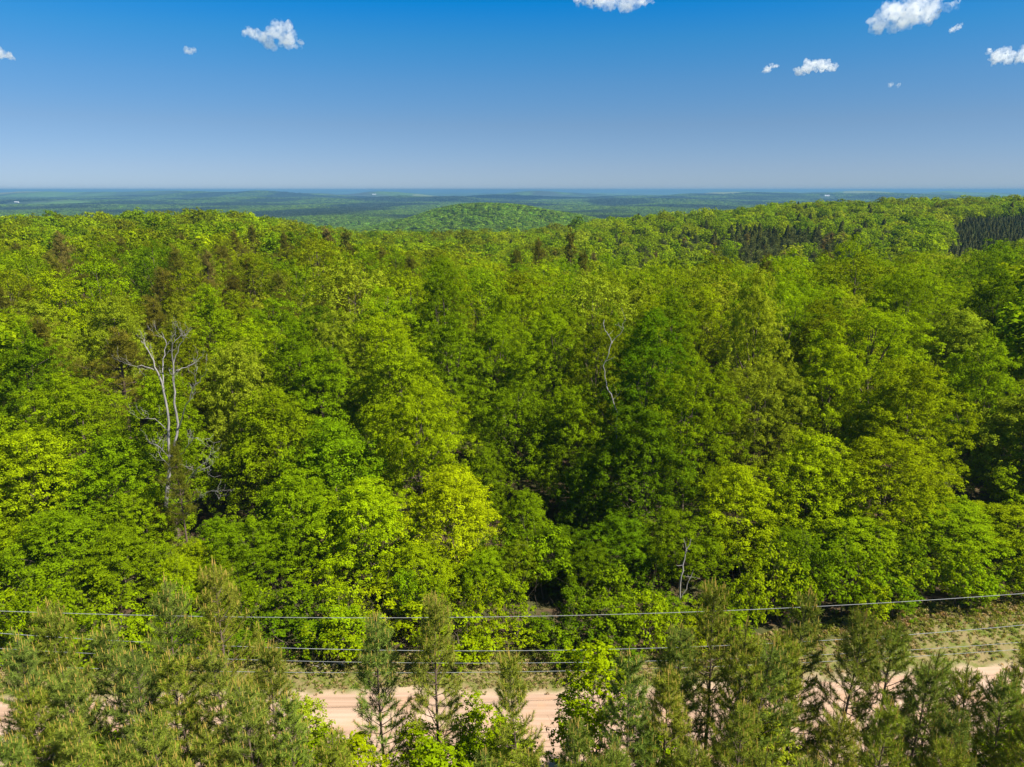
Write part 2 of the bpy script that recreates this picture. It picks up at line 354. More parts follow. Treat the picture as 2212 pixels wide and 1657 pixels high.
# ------------------------------------------------------------------ mature pines
def mature_pine(seed, hh=18., Rr=3.0, base=8., n_wh=13, per=5, nt_=5, nn=16, nl=.34, nw=.035):
    r = np.random.default_rng(seed); mt = MB(); mc = MB(); P = []; D = []
    t = np.linspace(0, 1, 9); dx = r.normal(size=2)*.5
    TP = np.stack([dx[0]*t**2, dx[1]*t**2, t*hh-.4*(t == 0)], 1); mt.tube(TP, .22*(1-.85*t)+.01, 7)
    cs = []
    for w in range(n_wh):
        z = base + (hh-base)*(w+.3*r.random())/n_wh; f = (z-base)/(hh-base)
        prof = Rr*(math.sin(min(1, .25+f*.9)*math.pi*.98)*.75+.35*(1-f))*r.uniform(.75, 1.2)
        for b in range(per):
            a = r.uniform(0, 2*math.pi); L = prof*r.uniform(.6, 1.15); up = r.uniform(.0, .5)+f*.5
            s = np.array([np.interp(z/hh, t, TP[:, 0]), np.interp(z/hh, t, TP[:, 1]), z]); e = s + np.array([math.cos(a)*L, math.sin(a)*L, L*up])
            mid = (s+e)/2 + np.array([0, 0, -.1*L]); mt.tube([s, mid, e], [.055, .035, .012], 4)
            for q in range(nt_):
                g = r.uniform(.4, 1.05); cs.append(s+(e-s)*g+r.normal(size=3)*np.array([.38, .38, .2])*1.1)
    for q in range(5): cs.append(TP[-1]+r.normal(size=3)*.3)
    cs = np.array(cs)
    d = unit(r.normal(size=(len(cs), nn, 3))+np.array([0, 0, .5])); p0 = cs[:, None]+d*.04+r.normal(size=d.shape)*.09
    needles(mc, p0.reshape(-1, 3), d.reshape(-1, 3), nl*r.uniform(.7, 1.2, len(cs)*nn), nw, 0, np.repeat(r.random(len(cs)), nn))
    return mc.mesh('crown', [M_NEEDLE]), mt.mesh('trunk', [M_PBARK], True)
PM = [mature_pine(31, nn=34, nl=.36, nw=.045, nt_=7), mature_pine(32, Rr=3.6, base=7, nn=34, nl=.36, nw=.045, nt_=7), mature_pine(33, Rr=2.6, base=5, nn=34, nl=.36, nw=.045, nt_=7)]
PF = [mature_pine(41, Rr=2.9, base=6, nn=9, nl=.55, nw=.16), mature_pine(42, Rr=2.5, base=5, nn=9, nl=.55, nw=.16), mature_pine(43, Rr=3.2, base=6, nn=9, nl=.55, nw=.16)]

# ------------------------------------------------------------------ young pines
def young_pine(seed, hh=12., Rr=2.1, low=2.0, sparse=0.0):
    r = np.random.default_rng(seed); mt = MB(); mc = MB()
    t = np.linspace(0, 1, 10); TP = np.stack([.12*np.sin(t*5+seed), .12*np.cos(t*4+seed), t*hh-.3*(t == 0)], 1)
    mt.tube(TP, .105*(1-.93*t)+.008, 7)
    tuft = []; tdir = []; cand = []; z = low
    def tr(z): return np.array([np.interp(z/hh, t, TP[:, 0]), np.interp(z/hh, t, TP[:, 1]), z])
    while z < hh-.5:
        f = (z-low)/(hh-low); gap = .62-.25*f; nb = r.integers(4, 7)
        a0 = r.uniform(0, 6.28)
        for b in range(nb):
            if r.random() < sparse*(1-f): continue
            a = a0 + b*2*math.pi/nb + r.normal()*.25
            L = (Rr*(1-f)**.9*(.55+.45*min(1, f*4+.35))+.22)*r.uniform(.7, 1.15); up = .35+.75*f+r.normal()*.1
            s = tr(z+r.normal()*.08); q = np.linspace(0, 1, 6)[:, None]
            P = s + np.array([math.cos(a), math.sin(a), 0])*L*q + np.array([0, 0, 1])*L*(up*.55*q+up*.45*q**2.2)
            mt.tube(P, np.linspace(.026, .007, 6)*(1.2-.5*f), 4, cap=False)
            start = .30+.22*(1-f)
            ns = max(2, int(L*2.3))
            for k in range(ns):
                g = start + (1-start)*(k+r.random()*.6)/ns; c = s + (P[-1]-s)*g; c[2] = np.interp(g, q[:, 0], P[:, 2])
                for side in (-1, 1):
                    if r.random() < .32: continue
                    aa = a + side*r.uniform(.5, 1.1); l2 = (1-g)*L*.42+r.uniform(.12, .34)
                    e = c + np.array([math.cos(aa)*l2, math.sin(aa)*l2, l2*r.uniform(.4, 1.0)])
                    mt.tube([c, (c+e)/2-np.array([0, 0, .02]), e], [.009, .007, .004], 3, cap=False)
                    dd = unit(e-c); tuft.append(e); tdir.append(dd)
                    if l2 > .34: tuft.append(c+(e-c)*.5); tdir.append(dd)
                    if r.random() < .15+.5*f: cand.append((e, r.uniform(.10, .20)))
            tuft.append(P[-1]); tdir.append(unit(P[-1]-P[-2])); cand.append((P[-1], r.uniform(.16, .32)))
            tuft.append(P[-2]); tdir.append(unit(P[-1]-P[-2]))
        z += gap*r.uniform(.85, 1.15)
    for k in np.arange(hh*.86, hh, .13): tuft.append(tr(k)); tdir.append(np.array([0, 0, 1.]))
    cand += [(tr(hh), .35)] + [(tr(hh)+np.array([math.cos(a)*.07, math.sin(a)*.07, -.05]), .22) for a in (0, 2.1, 4.2)]
    tuft = np.array(tuft); tdir = np.array(tdir); nn = 44
    g = r.uniform(-1.6, .1, (len(tuft), nn, 1))          # needles sit along the last bit of shoot
    d = unit(r.normal(size=(len(tuft), nn, 3))*.62 + tdir[:, None]*.75)
    p0 = tuft[:, None] + tdir[:, None]*g*.2
    needles(mc, p0.reshape(-1, 3), d.reshape(-1, 3), .235*r.uniform(.75, 1.2, len(tuft)*nn), .018, 0, np.repeat(r.random(len(tuft)), nn)*.6+r.random(len(tuft)*nn)*.4)
    for e, l in cand: mc.tube([e, e+np.array([r.normal()*.01, r.normal()*.01, l])], [.020, .010], 4, mat=1)
    return mc.mesh('crown', [M_NEEDLE, M_CANDLE]), mt.mesh('trunk', [M_PBARK], True)
YP = [young_pine(51), young_pine(52, 12, 2.5, 1.5), young_pine(53, 12, 1.9, 3.0, .3), young_pine(54, 12, 2.3, 2.2, .15), young_pine(55, 12, 2.7, 2.0, .25)]

# ------------------------------------------------------------------ placing
def place(name, crown, trunk, x, y, z, rot, sxy, sz, tint, lean=(0, 0)):
    e = bpy.data.objects.new(name, None); COL.objects.link(e); e.location = (x, y, z); e.empty_display_size = .5
    e.rotation_euler = (lean[0], lean[1], rot); e.scale = (sxy, sxy, sz)
    c = bpy.data.objects.new('crown', crown); COL.objects.link(c); c.parent = e; c['tint'] = [float(q) for q in tint]
    if trunk: k = bpy.data.objects.new('trunk', trunk); COL.objects.link(k); k.parent = e
    return e
TINTS = {'bright yellow-green': (.250, .330, .002), 'fresh green': (.190, .280, .002), 'mid green': (.150, .235, .002),
         'deep green': (.098, .168, .002), 'pale yellowish green': (.26, .325, .012), 'olive green': (.168, .208, .003)}
def tint(name, j=.12):
    b = np.array(TINTS[name]) if name in TINTS else np.array(name); return b*(1+rng.normal()*j)*(1+rng.normal(size=3)*j*.3)

# front trees read from the photograph: apex px, py (2212 wide), distance, crown radius, proto, tint name, label
FRONT = [
 (-30, 930, 50, 4.6, 0, 'fresh green'), (150, 835, 55, 4.6, 1, 'fresh green'), (60, 960, 49, 4.4, 3, 'bright yellow-green'), (235, 965, 50, 4.2, 0, 'fresh green'),
 (120, 1120, 44, 3.8, 4, 'mid green'), (255, 1160, 43.5, 3.2, 0, 'mid green'), (-60, 1140, 44, 4.0, 0, 'bright yellow-green'),
 (545, 722, 66, 4.8, 5, 'bright yellow-green'), (690, 770, 61, 4.6, 0, 'fresh green'), (585, 870, 55, 4.6, 3, 'fresh green'), (820, 690, 67, 5.0, 1, 'bright yellow-green'),
 (860, 760, 60, 4.8, 3, 'fresh green'), (720, 930, 52, 4.6, 0, 'mid green'), (900, 850, 54, 4.0, 2, 'bright yellow-green'), (640, 1040, 47, 3.8, 4, 'fresh green'),
 (790, 1060, 46, 3.9, 0, 'bright yellow-green'), (975, 1035, 47, 3.9, 3, 'bright yellow-green'), (545, 1140, 44.5, 2.8, 2, 'mid green'), (905, 1190, 43, 3.0, 0, 'bright yellow-green'),
 (1120, 850, 58, 3.8, 2, 'mid green'), (1060, 700, 68, 4.2, 3, 'fresh green'), (1240, 850, 56, 3.8, 0, 'fresh green'), (1190, 690, 66, 4.4, 1, 'fresh green'),
 (1300, 700, 64, 3.6, 2, 'olive green'), (1410, 700, 56, 4.4, 4, 'deep green'), (1490, 810, 53, 4.0, 2, 'mid green'), (1395, 900, 50, 4.2, 0, 'deep green'), (1200, 1190, 46, 3.0, 0, 'deep green'),  # last tree: deep green also holds the shade of the centre hollow
 (1640, 610, 64, 3.6, 4, 'pale yellowish green'), (1650, 800, 56, 3.6, 2, 'pale yellowish green'), (1600, 1030, 47, 3.7, 3, 'bright yellow-green'), (1760, 960, 49, 4.0, 0, 'bright yellow-green'),
 (1900, 670, 62, 5.2, 1, 'bright yellow-green'), (1800, 740, 58, 4.2, 3, 'bright yellow-green'), (1980, 800, 54, 4.6, 0, 'bright yellow-green'), (1920, 960, 49, 4.4, 5, 'bright yellow-green'),
 (2130, 760, 58, 4.2, 3, 'fresh green'), (2230, 860, 54, 4.4, 0, 'pale yellowish green'), (2090, 690, 68, 4.4, 0, 'pale yellowish green'), (2060, 1100, 46.5, 4.0, 1, 'fresh green'), (2200, 1130, 46, 4.0, 5, 'bright yellow-green'), (1860, 1150, 45.5, 3.6, 4, 'fresh green'),
 (1480, 1120, 45, 3.0, 2, 'mid green'), (1340, 1130, 45.5, 3.2, 0, 'deep green'), (1700, 1200, 44.5, 3.0, 4, 'mid green'), (2300, 1000, 49, 4.4, 0, 'fresh green'), (2330, 760, 60, 4.8, 1, 'fresh green'),  # the deep green one carries the hollow's shade in its tint
 (1735, 620, 76, 4.6, 1, 'fresh green'), (1850, 575, 84, 6.2, 5, 'olive green'), (750, 575, 88, 5.2, 1, 'pale yellowish green'), (240, 660, 76, 4.8, 3, 'pale yellowish green'), (1290, 600, 84, 5.0, 1, 'pale yellowish green'),
 (420, 1200, 44, 2.2, 3, 'bright yellow-green'), (470, 1130, 46, 2.2, 4, 'mid green'), (480, 1250, 42.6, 2.2, 0, 'fresh green'), (390, 1290, 41.8, 1.9, 3, 'bright yellow-green'), (300, 1075, 47, 2.6, 2, 'fresh green'),
 (1120, 1180, 44, 1.6, 2, 'olive green'), (1135, 1075, 48.5, 2.2, 3, 'mid green'), (1050, 1215, 43, 2.0, 0, 'fresh green'), (1050, 985, 54, 2.2, 3, 'mid green'), (1270, 1000, 51, 2.6, 4, 'deep green'), (1280, 1230, 43.5, 2.4, 0, 'deep green'),  # centre hollow: shade put into the deep green tints
 (2160, 600, 74, 4.2, 0, 'deep green'), (30, 690, 72, 5.0, 1, 'fresh green'),
]
DARK_PINES = [ # mature olive pines read from the photograph
 (90, 690, 66, 3.6), (600, 628, 84, 3.6), (690, 655, 80, 3.8), (440, 610, 98, 3.8), (340, 585, 96, 3.6), (250, 560, 104, 3.8), (330, 655, 82, 3.2), (500, 600, 100, 3.4), (385, 705, 70, 3.0),
 (730, 620, 92, 3.2), (170, 590, 104, 3.2), (620, 540, 130, 3.8), (480, 535, 126, 3.4), (430, 520, 150, 3.6), (760, 530, 140, 3.6), (820, 540, 128, 3.0), (985, 640, 84, 2.4), (1390, 590, 120, 3.0), (1260, 545, 128, 3.0), (1160, 520, 150, 3.0),
 (100, 550, 140, 3.6), (60, 620, 96, 3.0), (700, 495, 190, 4.2), (740, 500, 180, 4), (1780, 545, 128, 3.0), (1235, 500, 175, 3.2), (445, 640, 90, 3.0), (560, 665, 82, 3.2), (375, 960, 46.6, 1.25), (345, 1120, 47.2, 1.3)]
trees = []   # (obj, x, y, kind, tintname, height)
occupied = []
def ok(x, y, d):
    for a, b, q in occupied:
        if abs(a-x) < d+q and (a-x)**2+(b-y)**2 < (d*.5+q*.5)**2*1.6: return False
    return True
for (px, py, D, Rr, pr, tn) in FRONT:
    x, y, z = at_y(px, py, D); g = gz(x, y); h = max(4, z-g)
    trees.append(['front', x, y, g, h, Rr, pr, tn]); occupied.append((x, y, Rr*.8))
for (px, py, D, Rr) in DARK_PINES:
    x, y, z = at_y(px, py, D); g = gz(x, y); h = max(6, z-g)
    trees.append(['pine', x, y, g, h, Rr, 0, 'olive']); occupied.append((x, y, Rr*.7))
dx_, dy_, dz_ = at_y(360, 735, 48.5)
occupied.append((dx_, dy_, 3.0)); occupied.append((dx_+.5, dy_-3.5, 1.5))
for (px, py, D, q) in ((1130, 1000, 50, 2.4), (430, 1000, 50, 1.5), (480, 900, 56, 1.6)):    # dark gaps in the photograph
    x, y, _ = at_y(px, py, D); occupied.append((x, y, q))
# jittered grid for the rest
cells = []
S = 7.4
for r_ in range(0, 90):
    y = 52 + r_*S*.88
    if y > 620: break
    wmax = y*.82+12
    for c_ in range(int(-wmax//S), int(wmax//S)+1):
        xx = c_*S + (r_ % 2)*S*.5 + rng.uniform(-2.4, 2.4); yy = y + rng.uniform(-2.2, 2.2)
        cells.append((xx, yy))
# pine-heavy places (centre px, py, radius in px units handled in plan): slope at right, band left-centre
def pine_prob(x, y):
    px = 512+F*x/y*.96
    p = .06
    if 200 < y < 400 and 600 < px < 900: p = .85*math.exp(-((px-750)/135)**2)*(1 if y < 345 else .4) + .05
    if 60 < y < 200 and px < 380: p = .26
    return p
def plantation(x, y):
    px = 512+F*x/y*.96
    return px > 912 and 215 < y < 400 and (px-912) > (y-215)*.10
grid = []
for (x, y) in cells:
    if plantation(x, y): continue
    rad = rng.uniform(3.6, 5.0)
    if not ok(x, y, rad*.75): continue
    if y > 90 or (abs(x) > 40 and y > 60): pass
    isp = rng.random() < pine_prob(x, y)
    g = gz(x, y); h = rng.normal(16.2, 1.3) if not isp else rng.normal(17.2, 1.3)
    if y < 75: h = min(h, 12+(y-46)*.2)
    px = 512+F*x/y*.96
    w = [.22, .36, .17, .05, .10, .10]
    if px < 560 and y > 90: w = [.16, .24, .18, .06, .02, .34]
    tn = list(TINTS)[rng.choice(6, p=np.array(w)/sum(w))]
    grid.append(['pine' if isp else 'grid', x, y, g, h, rad if not isp else rng.uniform(2.6, 3.6), 0, 'olive' if isp else tn])
inview = lambda x, y: abs(x)/y < .765
nb = sum(1 for t in trees if t[0] == 'front')
gb = sorted([t for t in grid if t[0] == 'grid' and inview(t[1], t[2])], key=lambda t: t[2])
keep = gb[:300-nb]; cut = keep[-1][2]
print('broadleaf individuals out to', cut)
outside = [t for t in grid if t[0] == 'grid' and not inview(t[1], t[2]) and t[2] < cut]
restb = [t for t in grid if t[0] == 'grid' and t[2] > cut] + outside
gp = sorted([t for t in grid if t[0] == 'pine' and inview(t[1], t[2])], key=lambda t: t[2])
npn = sum(1 for t in trees if t[0] == 'pine')
keep_p = gp[:290-npn]; restp = gp[290-npn:] + [t for t in grid if t[0] == 'pine' and not inview(t[1], t[2])]
allt = trees + keep + keep_p
ALL = []
for T in allt:
    kind, x, y, g, h, Rr, pr, tn = T
    if kind == 'pine':
        far = y > 170; pro = PF if far else PM; k = rng.integers(0, 3)
        px = 512+F*x/y*.96
        tc = tint((.105, .125, .030), .1) if (y > 180 and px > 600) else tint((.125, .125, .010), .12)
        if rng.random() < .08 and y > 100: tc = tint((.17, .14, .03), .1)
        e = place('pine_tree', *pro[k], x, y, g, rng.uniform(0, 6.28), Rr/3.1, h/18, tc)
        ALL.append([e, x, y, 'pine', 'dark olive' if y <= 180 else 'dark grey-green', h])
    else:
        near = y < 80
        if near:
            k = near_proto(h, pr if kind == 'front' else int(rng.integers(0, 4))); cr_, tk_ = L0[k]; hp, Rp = LH[k]
        else: cr_, tk_ = L1[int(rng.integers(0, 4))]; hp, Rp = 16, 4.3
        e = place('broadleaf_tree', cr_, tk_, x, y, g, rng.uniform(0, 6.28), Rr/Rp*(.95 if near else 1), h/hp, tint(tn, .10))
        ALL.append([e, x, y, 'broad', tn, h])

# ------------------------------------------------------------------ dead tree, wires, log
def dead_tree():
    e = bpy.data.objects.new('dead_tree', None); COL.objects.link(e)
    Yd = 48.5; x0, _ = ray(372, 1250)[0]*Yd, 0; g = gz(x0, Yd); e.location = (x0, Yd, g)
    def P(px, py, dy=0):
        a, b, c = at_y(px, py, Yd+dy); return np.array([a-x0, dy, c-g])
    mt = MB(); ml = MB(); r = np.random.default_rng(8)
    base = [np.array([0, 0, -.3]), P(362, 1235), P(350, 1165), P(358, 1090), P(368, 1000)]
    mt.tube(base, [.26, .23, .2, .17, .13], 9)
    def limb(pts, r0, r1, depth=0):
        pts = np.array(pts); L = len(pts)
        q = np.linspace(0, L-1, L*3); f = np.stack([np.interp(q, np.arange(L), pts[:, k]) for k in range(3)], 1) + r.normal(size=(L*3, 3))*.035
        f[0] = pts[0]; ml.tube(f, np.linspace(r0*.62, r1*.7, len(f)), 6)
        if depth < 2:
            tot = np.linalg.norm(pts[-1]-pts[0])
            for k in range(int(3+tot*.5) if depth == 0 else 2):
                i = r.integers(len(f)//3, len(f)-1); d = unit(f[i]-f[i-1]); n = unit(d + r.normal(size=3)*.65 + np.array([0, 0, .25])); l = r.uniform(.5, 1.5)*(1 if depth == 0 else .6)
                limb([f[i], f[i]+n*l*.5+r.normal(size=3)*.05, f[i]+unit(n+[0, 0, .3])*l], max(.012, r1*1.2), .007, depth+1)
    limb([P(368, 1000), P(362, 900), P(352, 830), P(335, 790), P(318, 750), P(305, 735)], .16, .02)
    limb([P(368, 1000), P(384, 930), P(378, 850), P(374, 790), P(372, 745, -.5), P(392, 722, -.5)], .17, .02)
    limb([P(352, 830), P(352, 780, .6), P(358, 740, .8), P(350, 718, .8)], .08, .015)
    limb([P(374, 790), P(385, 752), P(400, 730), P(398, 712)], .06, .012)
    limb([P(384, 930), P(400, 880, -1), P(418, 840, -1.4), P(438, 812, -1.6), P(450, 800, -1.8)], .08, .012)
    limb([P(335, 800), P(305, 788, -.6), P(290, 792, -.8)], .06, .01)
    limb([P(380, 800), P(410, 790, .5), P(432, 780, .8)], .05, .01)
    limb([P(362, 930), P(335, 905, -1), P(312, 902, -1.3)], .06, .01)
    limb([P(366, 990), P(345, 965, -.8), P(322, 955, -1.2)], .05, .01)
    limb([P(366, 1010), P(350, 990, -1.0), P(340, 975, -1.2)], .05, .01)
    limb([P(385, 1085), P(408, 1032, -1.5), P(430, 1010, -1.9), P(448, 995, -2), P(458, 965, -2)], .07, .01)
    limb([P(408, 1032, -1.5), P(445, 1012, -2.2), P(462, 1000, -2.4)], .04, .01)
    limb([P(376, 1000), P(400, 970, -1.2), P(422, 945, -1.5), P(440, 955, -1.5)], .06, .01)
    limb([P(372, 1120), P(420, 1080, -1.5), P(450, 1062, -2), P(475, 1055, -2.2)], .05, .01)
    mt_o = link('trunk', mt.mesh('trunk', [M_DEAD], True), e); link('bare_limbs', ml.mesh('bare_limbs', [M_DEAD], True), e)
    tagp(e, 'tall leafless dead tree with silver-grey forked limbs standing at the left of the forest edge', 'dead tree')
dead_tree()
def snag(label, lines, r0, Yd, seed=3):
    g0 = at_y(*lines[0][-1], Yd); x0 = g0[0]; g = gz(x0, Yd); r = np.random.default_rng(seed)
    e = bpy.data.objects.new('dead_tree', None); COL.objects.link(e); e.location = (x0, Yd, g); mt = MB()
    for n_, L in enumerate(lines):
        P = [[at_y(a, b, Yd)[0]-x0, r.normal()*.15*(k > 0), at_y(a, b, Yd)[2]-g] for k, (a, b) in enumerate(L[::-1])]
        if n_ == 0: P = [[0, 0, -.2]] + P
        P = np.array(P); q = np.linspace(0, len(P)-1, len(P)*3); f = np.stack([np.interp(q, np.arange(len(P)), P[:, k]) for k in range(3)], 1)
        f[1:] += r.normal(size=(len(f)-1, 3))*.05; a0 = r0 if n_ == 0 else r0*.55
        mt.tube(f, np.linspace(a0, a0*.3, len(f)), 7)
        for k in range(3):
            i = r.integers(len(f)//2, len(f)); d = unit(r.normal(size=3)+np.array([0, -.2, .5]))*r.uniform(.4, 1.1)
            mt.tube([f[i], f[i]+d*.5+r.normal(size=3)*.06, f[i]+d], [a0*.3, a0*.2, .008], 4)
    link('trunk', mt.mesh('trunk', [M_DEAD], True), e); tagp(e, label, 'dead tree', 'bare grey snags in the forest')
snag('crooked grey snag with twisted fork poking out above the dark trees right of centre', [[(1302, 692), (1308, 715), (1320, 735), (1316, 760), (1304, 790), (1310, 830), (1322, 856), (1335, 900)], [(1352, 692), (1345, 712), (1326, 738), (1318, 745)], [(1345, 840), (1330, 858), (1324, 866)]], .06, 54.5, 4)
snag('slim pale snag rising behind the young pines right of centre', [[(1492, 1165), (1480, 1200), (1470, 1240), (1466, 1300)], [(1500, 1230), (1486, 1262), (1468, 1296)]], .075, 41.5, 5)
WIRES = [([(0, 1320), (1000, 1333.5), (2212, 1282)], 30.5, .055, 'topmost power line wire, farthest out against the dark forest edge', .017),
         ([(0, 1368), (1050, 1406), (2212, 1350)], 28.2, .05, 'second power line wire from the top, brightest over the shaded verge', .016),
         ([(0, 1401), (1060, 1432.5), (2212, 1387)], 27.2, .05, 'third power line wire from the top, thin and bluish above the grass verge', .012),
         ([(0, 1437), (840, 1453.5), (2212, 1402)], 26.4, .05, 'lowest power line wire, running just above the far edge of the dirt road', .012)]
for pts, D0, sl, lab, rw in WIRES:
    q = []
    for a, b in pts:
        rx, rz = ray(a, b); Yw = D0/(1-sl*rx); q.append((rx*Yw, Yw, H+rz*Yw))
    cx = np.polyfit([k[0] for k in q], [k[2] for k in q], 2)
    xs = np.linspace(-46, 46, 90); P = np.stack([xs, D0+sl*xs, np.polyval(cx, xs)], 1)
    mb = MB(); mb.tube(P, rw*.78, 6); o = link('power_line_wire', mb.mesh('power_line_wire', [M_WIRE], True)); tagp(o, lab, 'wire', 'power line wires strung along the road')

def fallen_log(px, py, L, rad, ang, label, seed):
    x, y = on_ground(px, py, .15); r = np.random.default_rng(seed); mb = MB()
    q = np.linspace(-.5, .5, 8); P = np.stack([q*L*math.cos(ang), q*L*math.sin(ang), rad*.7+.12*np.sin(q*4)], 1)+r.normal(size=(8, 3))*.03
    mb.tube(P, np.linspace(rad, rad*.55, 8), 9)
    for k in range(4):
        i = r.integers(1, 7); d = unit(r.normal(size=3)+[0, 0, .6])*r.uniform(.3, .7); mb.tube([P[i], P[i]+d], [rad*.35, rad*.1], 5)
    o = link('fallen_log', mb.mesh('fallen_log', [M_DEAD], True), None, (x, y, gz(x, y))); tagp(o, label, 'log')
fallen_log(714, 1430, 1.7, .13, -.35, 'weathered grey log lying on the shaded verge beside the road', 3)
fallen_log(700, 1438, 2.2, .07, .15, 'thin pale fallen branch lying in front of the grey log', 4)
fallen_log(1890, 1402, 1.6, .06, .3, 'thin pale fallen branch on the verge at the right end of the road', 5)

# ------------------------------------------------------------------ young pines in front
YOUNG = [(20, 1362), (95, 1298), (232, 1342), (318, 1243), (455, 1222), (385, 1395), (150, 1420), (560, 1385), (60, 1462), (300, 1385), (490, 1375), (520, 1470),
 (810, 1322), (925, 1288), (1130, 1402), (1362, 1378), (1470, 1345), (1550, 1238), (1595, 1330), (1640, 1385), (1735, 1258), (1690, 1355), (1860, 1298), (1945, 1315), (2032, 1392), (1985, 1420), (2190, 1440), (1445, 1440), (2115, 1440),
 (450, 1560), (660, 1420), (610, 1500), (870, 1505), (330, 1530), (1240, 1560), (1520, 1470), (1600, 1500), (1790, 1460), (1840, 1530), (1930, 1500), (1700, 1540), (2070, 1510), (1390, 1500), (200, 1520), (120, 1560), (2150, 1560), (1650, 1600), (1980, 1590), (1330, 1585), (1150, 1600),
 (560, 1590), (720, 1560), (980, 1580), (30, 1590), (400, 1620), (800, 1600), (1480, 1590), (1880, 1610), (2230, 1360), (2260, 1500), (-30, 1480), (260, 1590), (1560, 1560), (1760, 1610), (2080, 1600), (640, 1610), (1050, 1620)]
YOUNG = YOUNG[:29] + [q for k, q in enumerate(YOUNG[29:]) if k % 5 not in (1, 3) and q not in ((60, 1462), (200, 1520), (520, 1470))]
YL = []
for i, (px, py) in enumerate(YOUNG):
    D = 25.2 - max(0, (py-1240))/400*7.0 + rng.uniform(-.7, .7)
    x, y, z = at_y(px, py, D); h = z
    cool = rng.random()
    tc = tint(tuple(np.array((.235, .265, .020))*(1-cool)+np.array((.16, .225, .032))*cool), .08)
    k = i % 5
    if px in (925, 1130): k = 2
    e = place('young_pine', *YP[k], x, y, 0, rng.uniform(0, 6.28), (h/12)**.5*(.86 if D > 22 else .8)*(.85 if px == 1130 else 1), h/12.3, tc, (rng.normal()*.02, rng.normal()*.02))
    YL.append([e, px, py, D, cool])

# ------------------------------------------------------------------ bushes and saplings
def make_bush(seed, Rr, hh, n=26, nros=7, nleaf=12, ls=.11):
    C, cr, P, Nn, rv = crown_points(seed, Rr, hh, .15*hh, n, nros, nleaf, Rr*.34, .16, 'dome')
    mb = MB(); rl = np.random.default_rng(seed); leaves(mb, P, Nn, ls*rl.uniform(.7, 1.3, len(P)), .65, 0, rv*.5+rl.random(len(P))*.5)
    return mb.mesh('crown', [M_LEAF]), trunk_mesh(seed, C, hh, .3, .03, M_BARK, nl=8, lean=.2)
BU = [make_bush(61, 1.0, 2.4), make_bush(62, 1.2, 2.0), make_bush(63, .8, 3.0, 30)]
def make_sapling(seed):
    C, cr, P, Nn, rv = crown_points(seed, 1.15, 12, 6.5, 46, 8, 12, .42, .17, 'tall')
    mb = MB(); rl = np.random.default_rng(seed); leaves(mb, P, Nn, .12*rl.uniform(.7, 1.3, len(P)), .65, 0, rv*.5+rl.random(len(P))*.5)
    return mb.mesh('crown', [M_LEAF]), trunk_mesh(seed, C, 12, 6, .05, M_BARK, nl=16, lean=.2)
SA = [make_sapling(64), make_sapling(65), make_sapling(66)]
BUSH = [ # px, py of top, distance, radius, tint, label, category
 (1298, 1408, 24.0, 1.25, 'bright yellow-green', 'tall bright green leafy sapling standing among the pines at centre right', 12),
 (1250, 1500, 23.6, .95, 'fresh green', 'lower fresh green sapling leaning on the left of the tall bright sapling', 9),
 (655, 1515, 23.5, .9, 'pale yellowish green', 'thin sapling with small pale leaves at the near edge of the road left of centre', 6),
 (690, 1590, 23.0, 1.0, 'fresh green', 'bushy green sapling at the bottom of the photo below the pale road patch', 6),
 (1030, 1520, 23.5, .9, 'bright yellow-green', 'small yellow-green bush beneath the pine with the clean trunk', 6),
 (1090, 1560, 24.5, .9, 'bright yellow-green', 'loose yellow-green sapling right at the near edge of the road', 4),
 (1110, 1600, 22.6, 1.1, 'pale yellowish green', 'pale yellow-green bush at the bottom centre of the photo', 6),
 (2180, 1590, 22, 1.0, 'fresh green', 'fresh green bush tucked under the pines in the bottom right corner', 6),
 (210, 1600, 22, 1.0, 'fresh green', 'fresh green bush under the pines near the bottom left corner', 6),
 (760, 1600, 22.4, 1.1, 'bright yellow-green', 'yellow-green bush below the left of the two twin road-side pines', 6),
 (560, 1615, 22.2, 1.1, 'fresh green', 'green bush at the bottom edge left of the open road patch', 6),
 (1020, 1600, 22.6, 1.0, 'fresh green', 'rounded green bush at the bottom, just right of the clean-trunked pine', 6),
 (1420, 1600, 22.4, 1.0, 'fresh green', 'green bush at the bottom right of the bright sapling', 6),
 (1660, 1560, 22.8, .9, 'pale yellowish green', 'thin pale green sapling in the right half of the foreground', 6),
 (900, 1560, 23.4, .8, 'bright yellow-green', 'small bright bush between the two pines in front of the road', 6),
 (940, 1620, 21.6, 1.2, 'fresh green', 'green bush at the very bottom left of centre', 6)]
for i, (px, py, D, Rr, tn, lab, hm) in enumerate(BUSH):
    x, y, z = at_y(px, py, D); h = z; k = i % 3
    # a slim stem of its own carries the leafy top
    e = place('sapling', *SA[k], x, y, 0, rng.uniform(0, 6), Rr/1.0, h/12, tint(tn, .06)); tagp(e, lab, 'sapling', 'leafy saplings among the young pines')
# edge of the forest: low shrubs and saplings in the shade
EB = []
for i in range(92):
    x = -34 + i*.76 + rng.uniform(-.6, .6); y = float(forest_edge(np.float64(x))) + (rng.uniform(.2, 3.4) if i % 3 else rng.uniform(3, 10)); k = i % 3
    hgt = rng.uniform(1.4, 4.6); Rr = rng.uniform(1.0, 1.9); tn = ['fresh green', 'mid green', 'bright yellow-green', 'deep green'][rng.integers(0, 4)]
    e = place('shrub', *BU[k], x, y, gz(x, y), rng.uniform(0, 6), Rr, hgt/(2.4, 2.0, 3.0)[k], tint(tn, .1)); EB.append([e, x, y, tn, hgt])

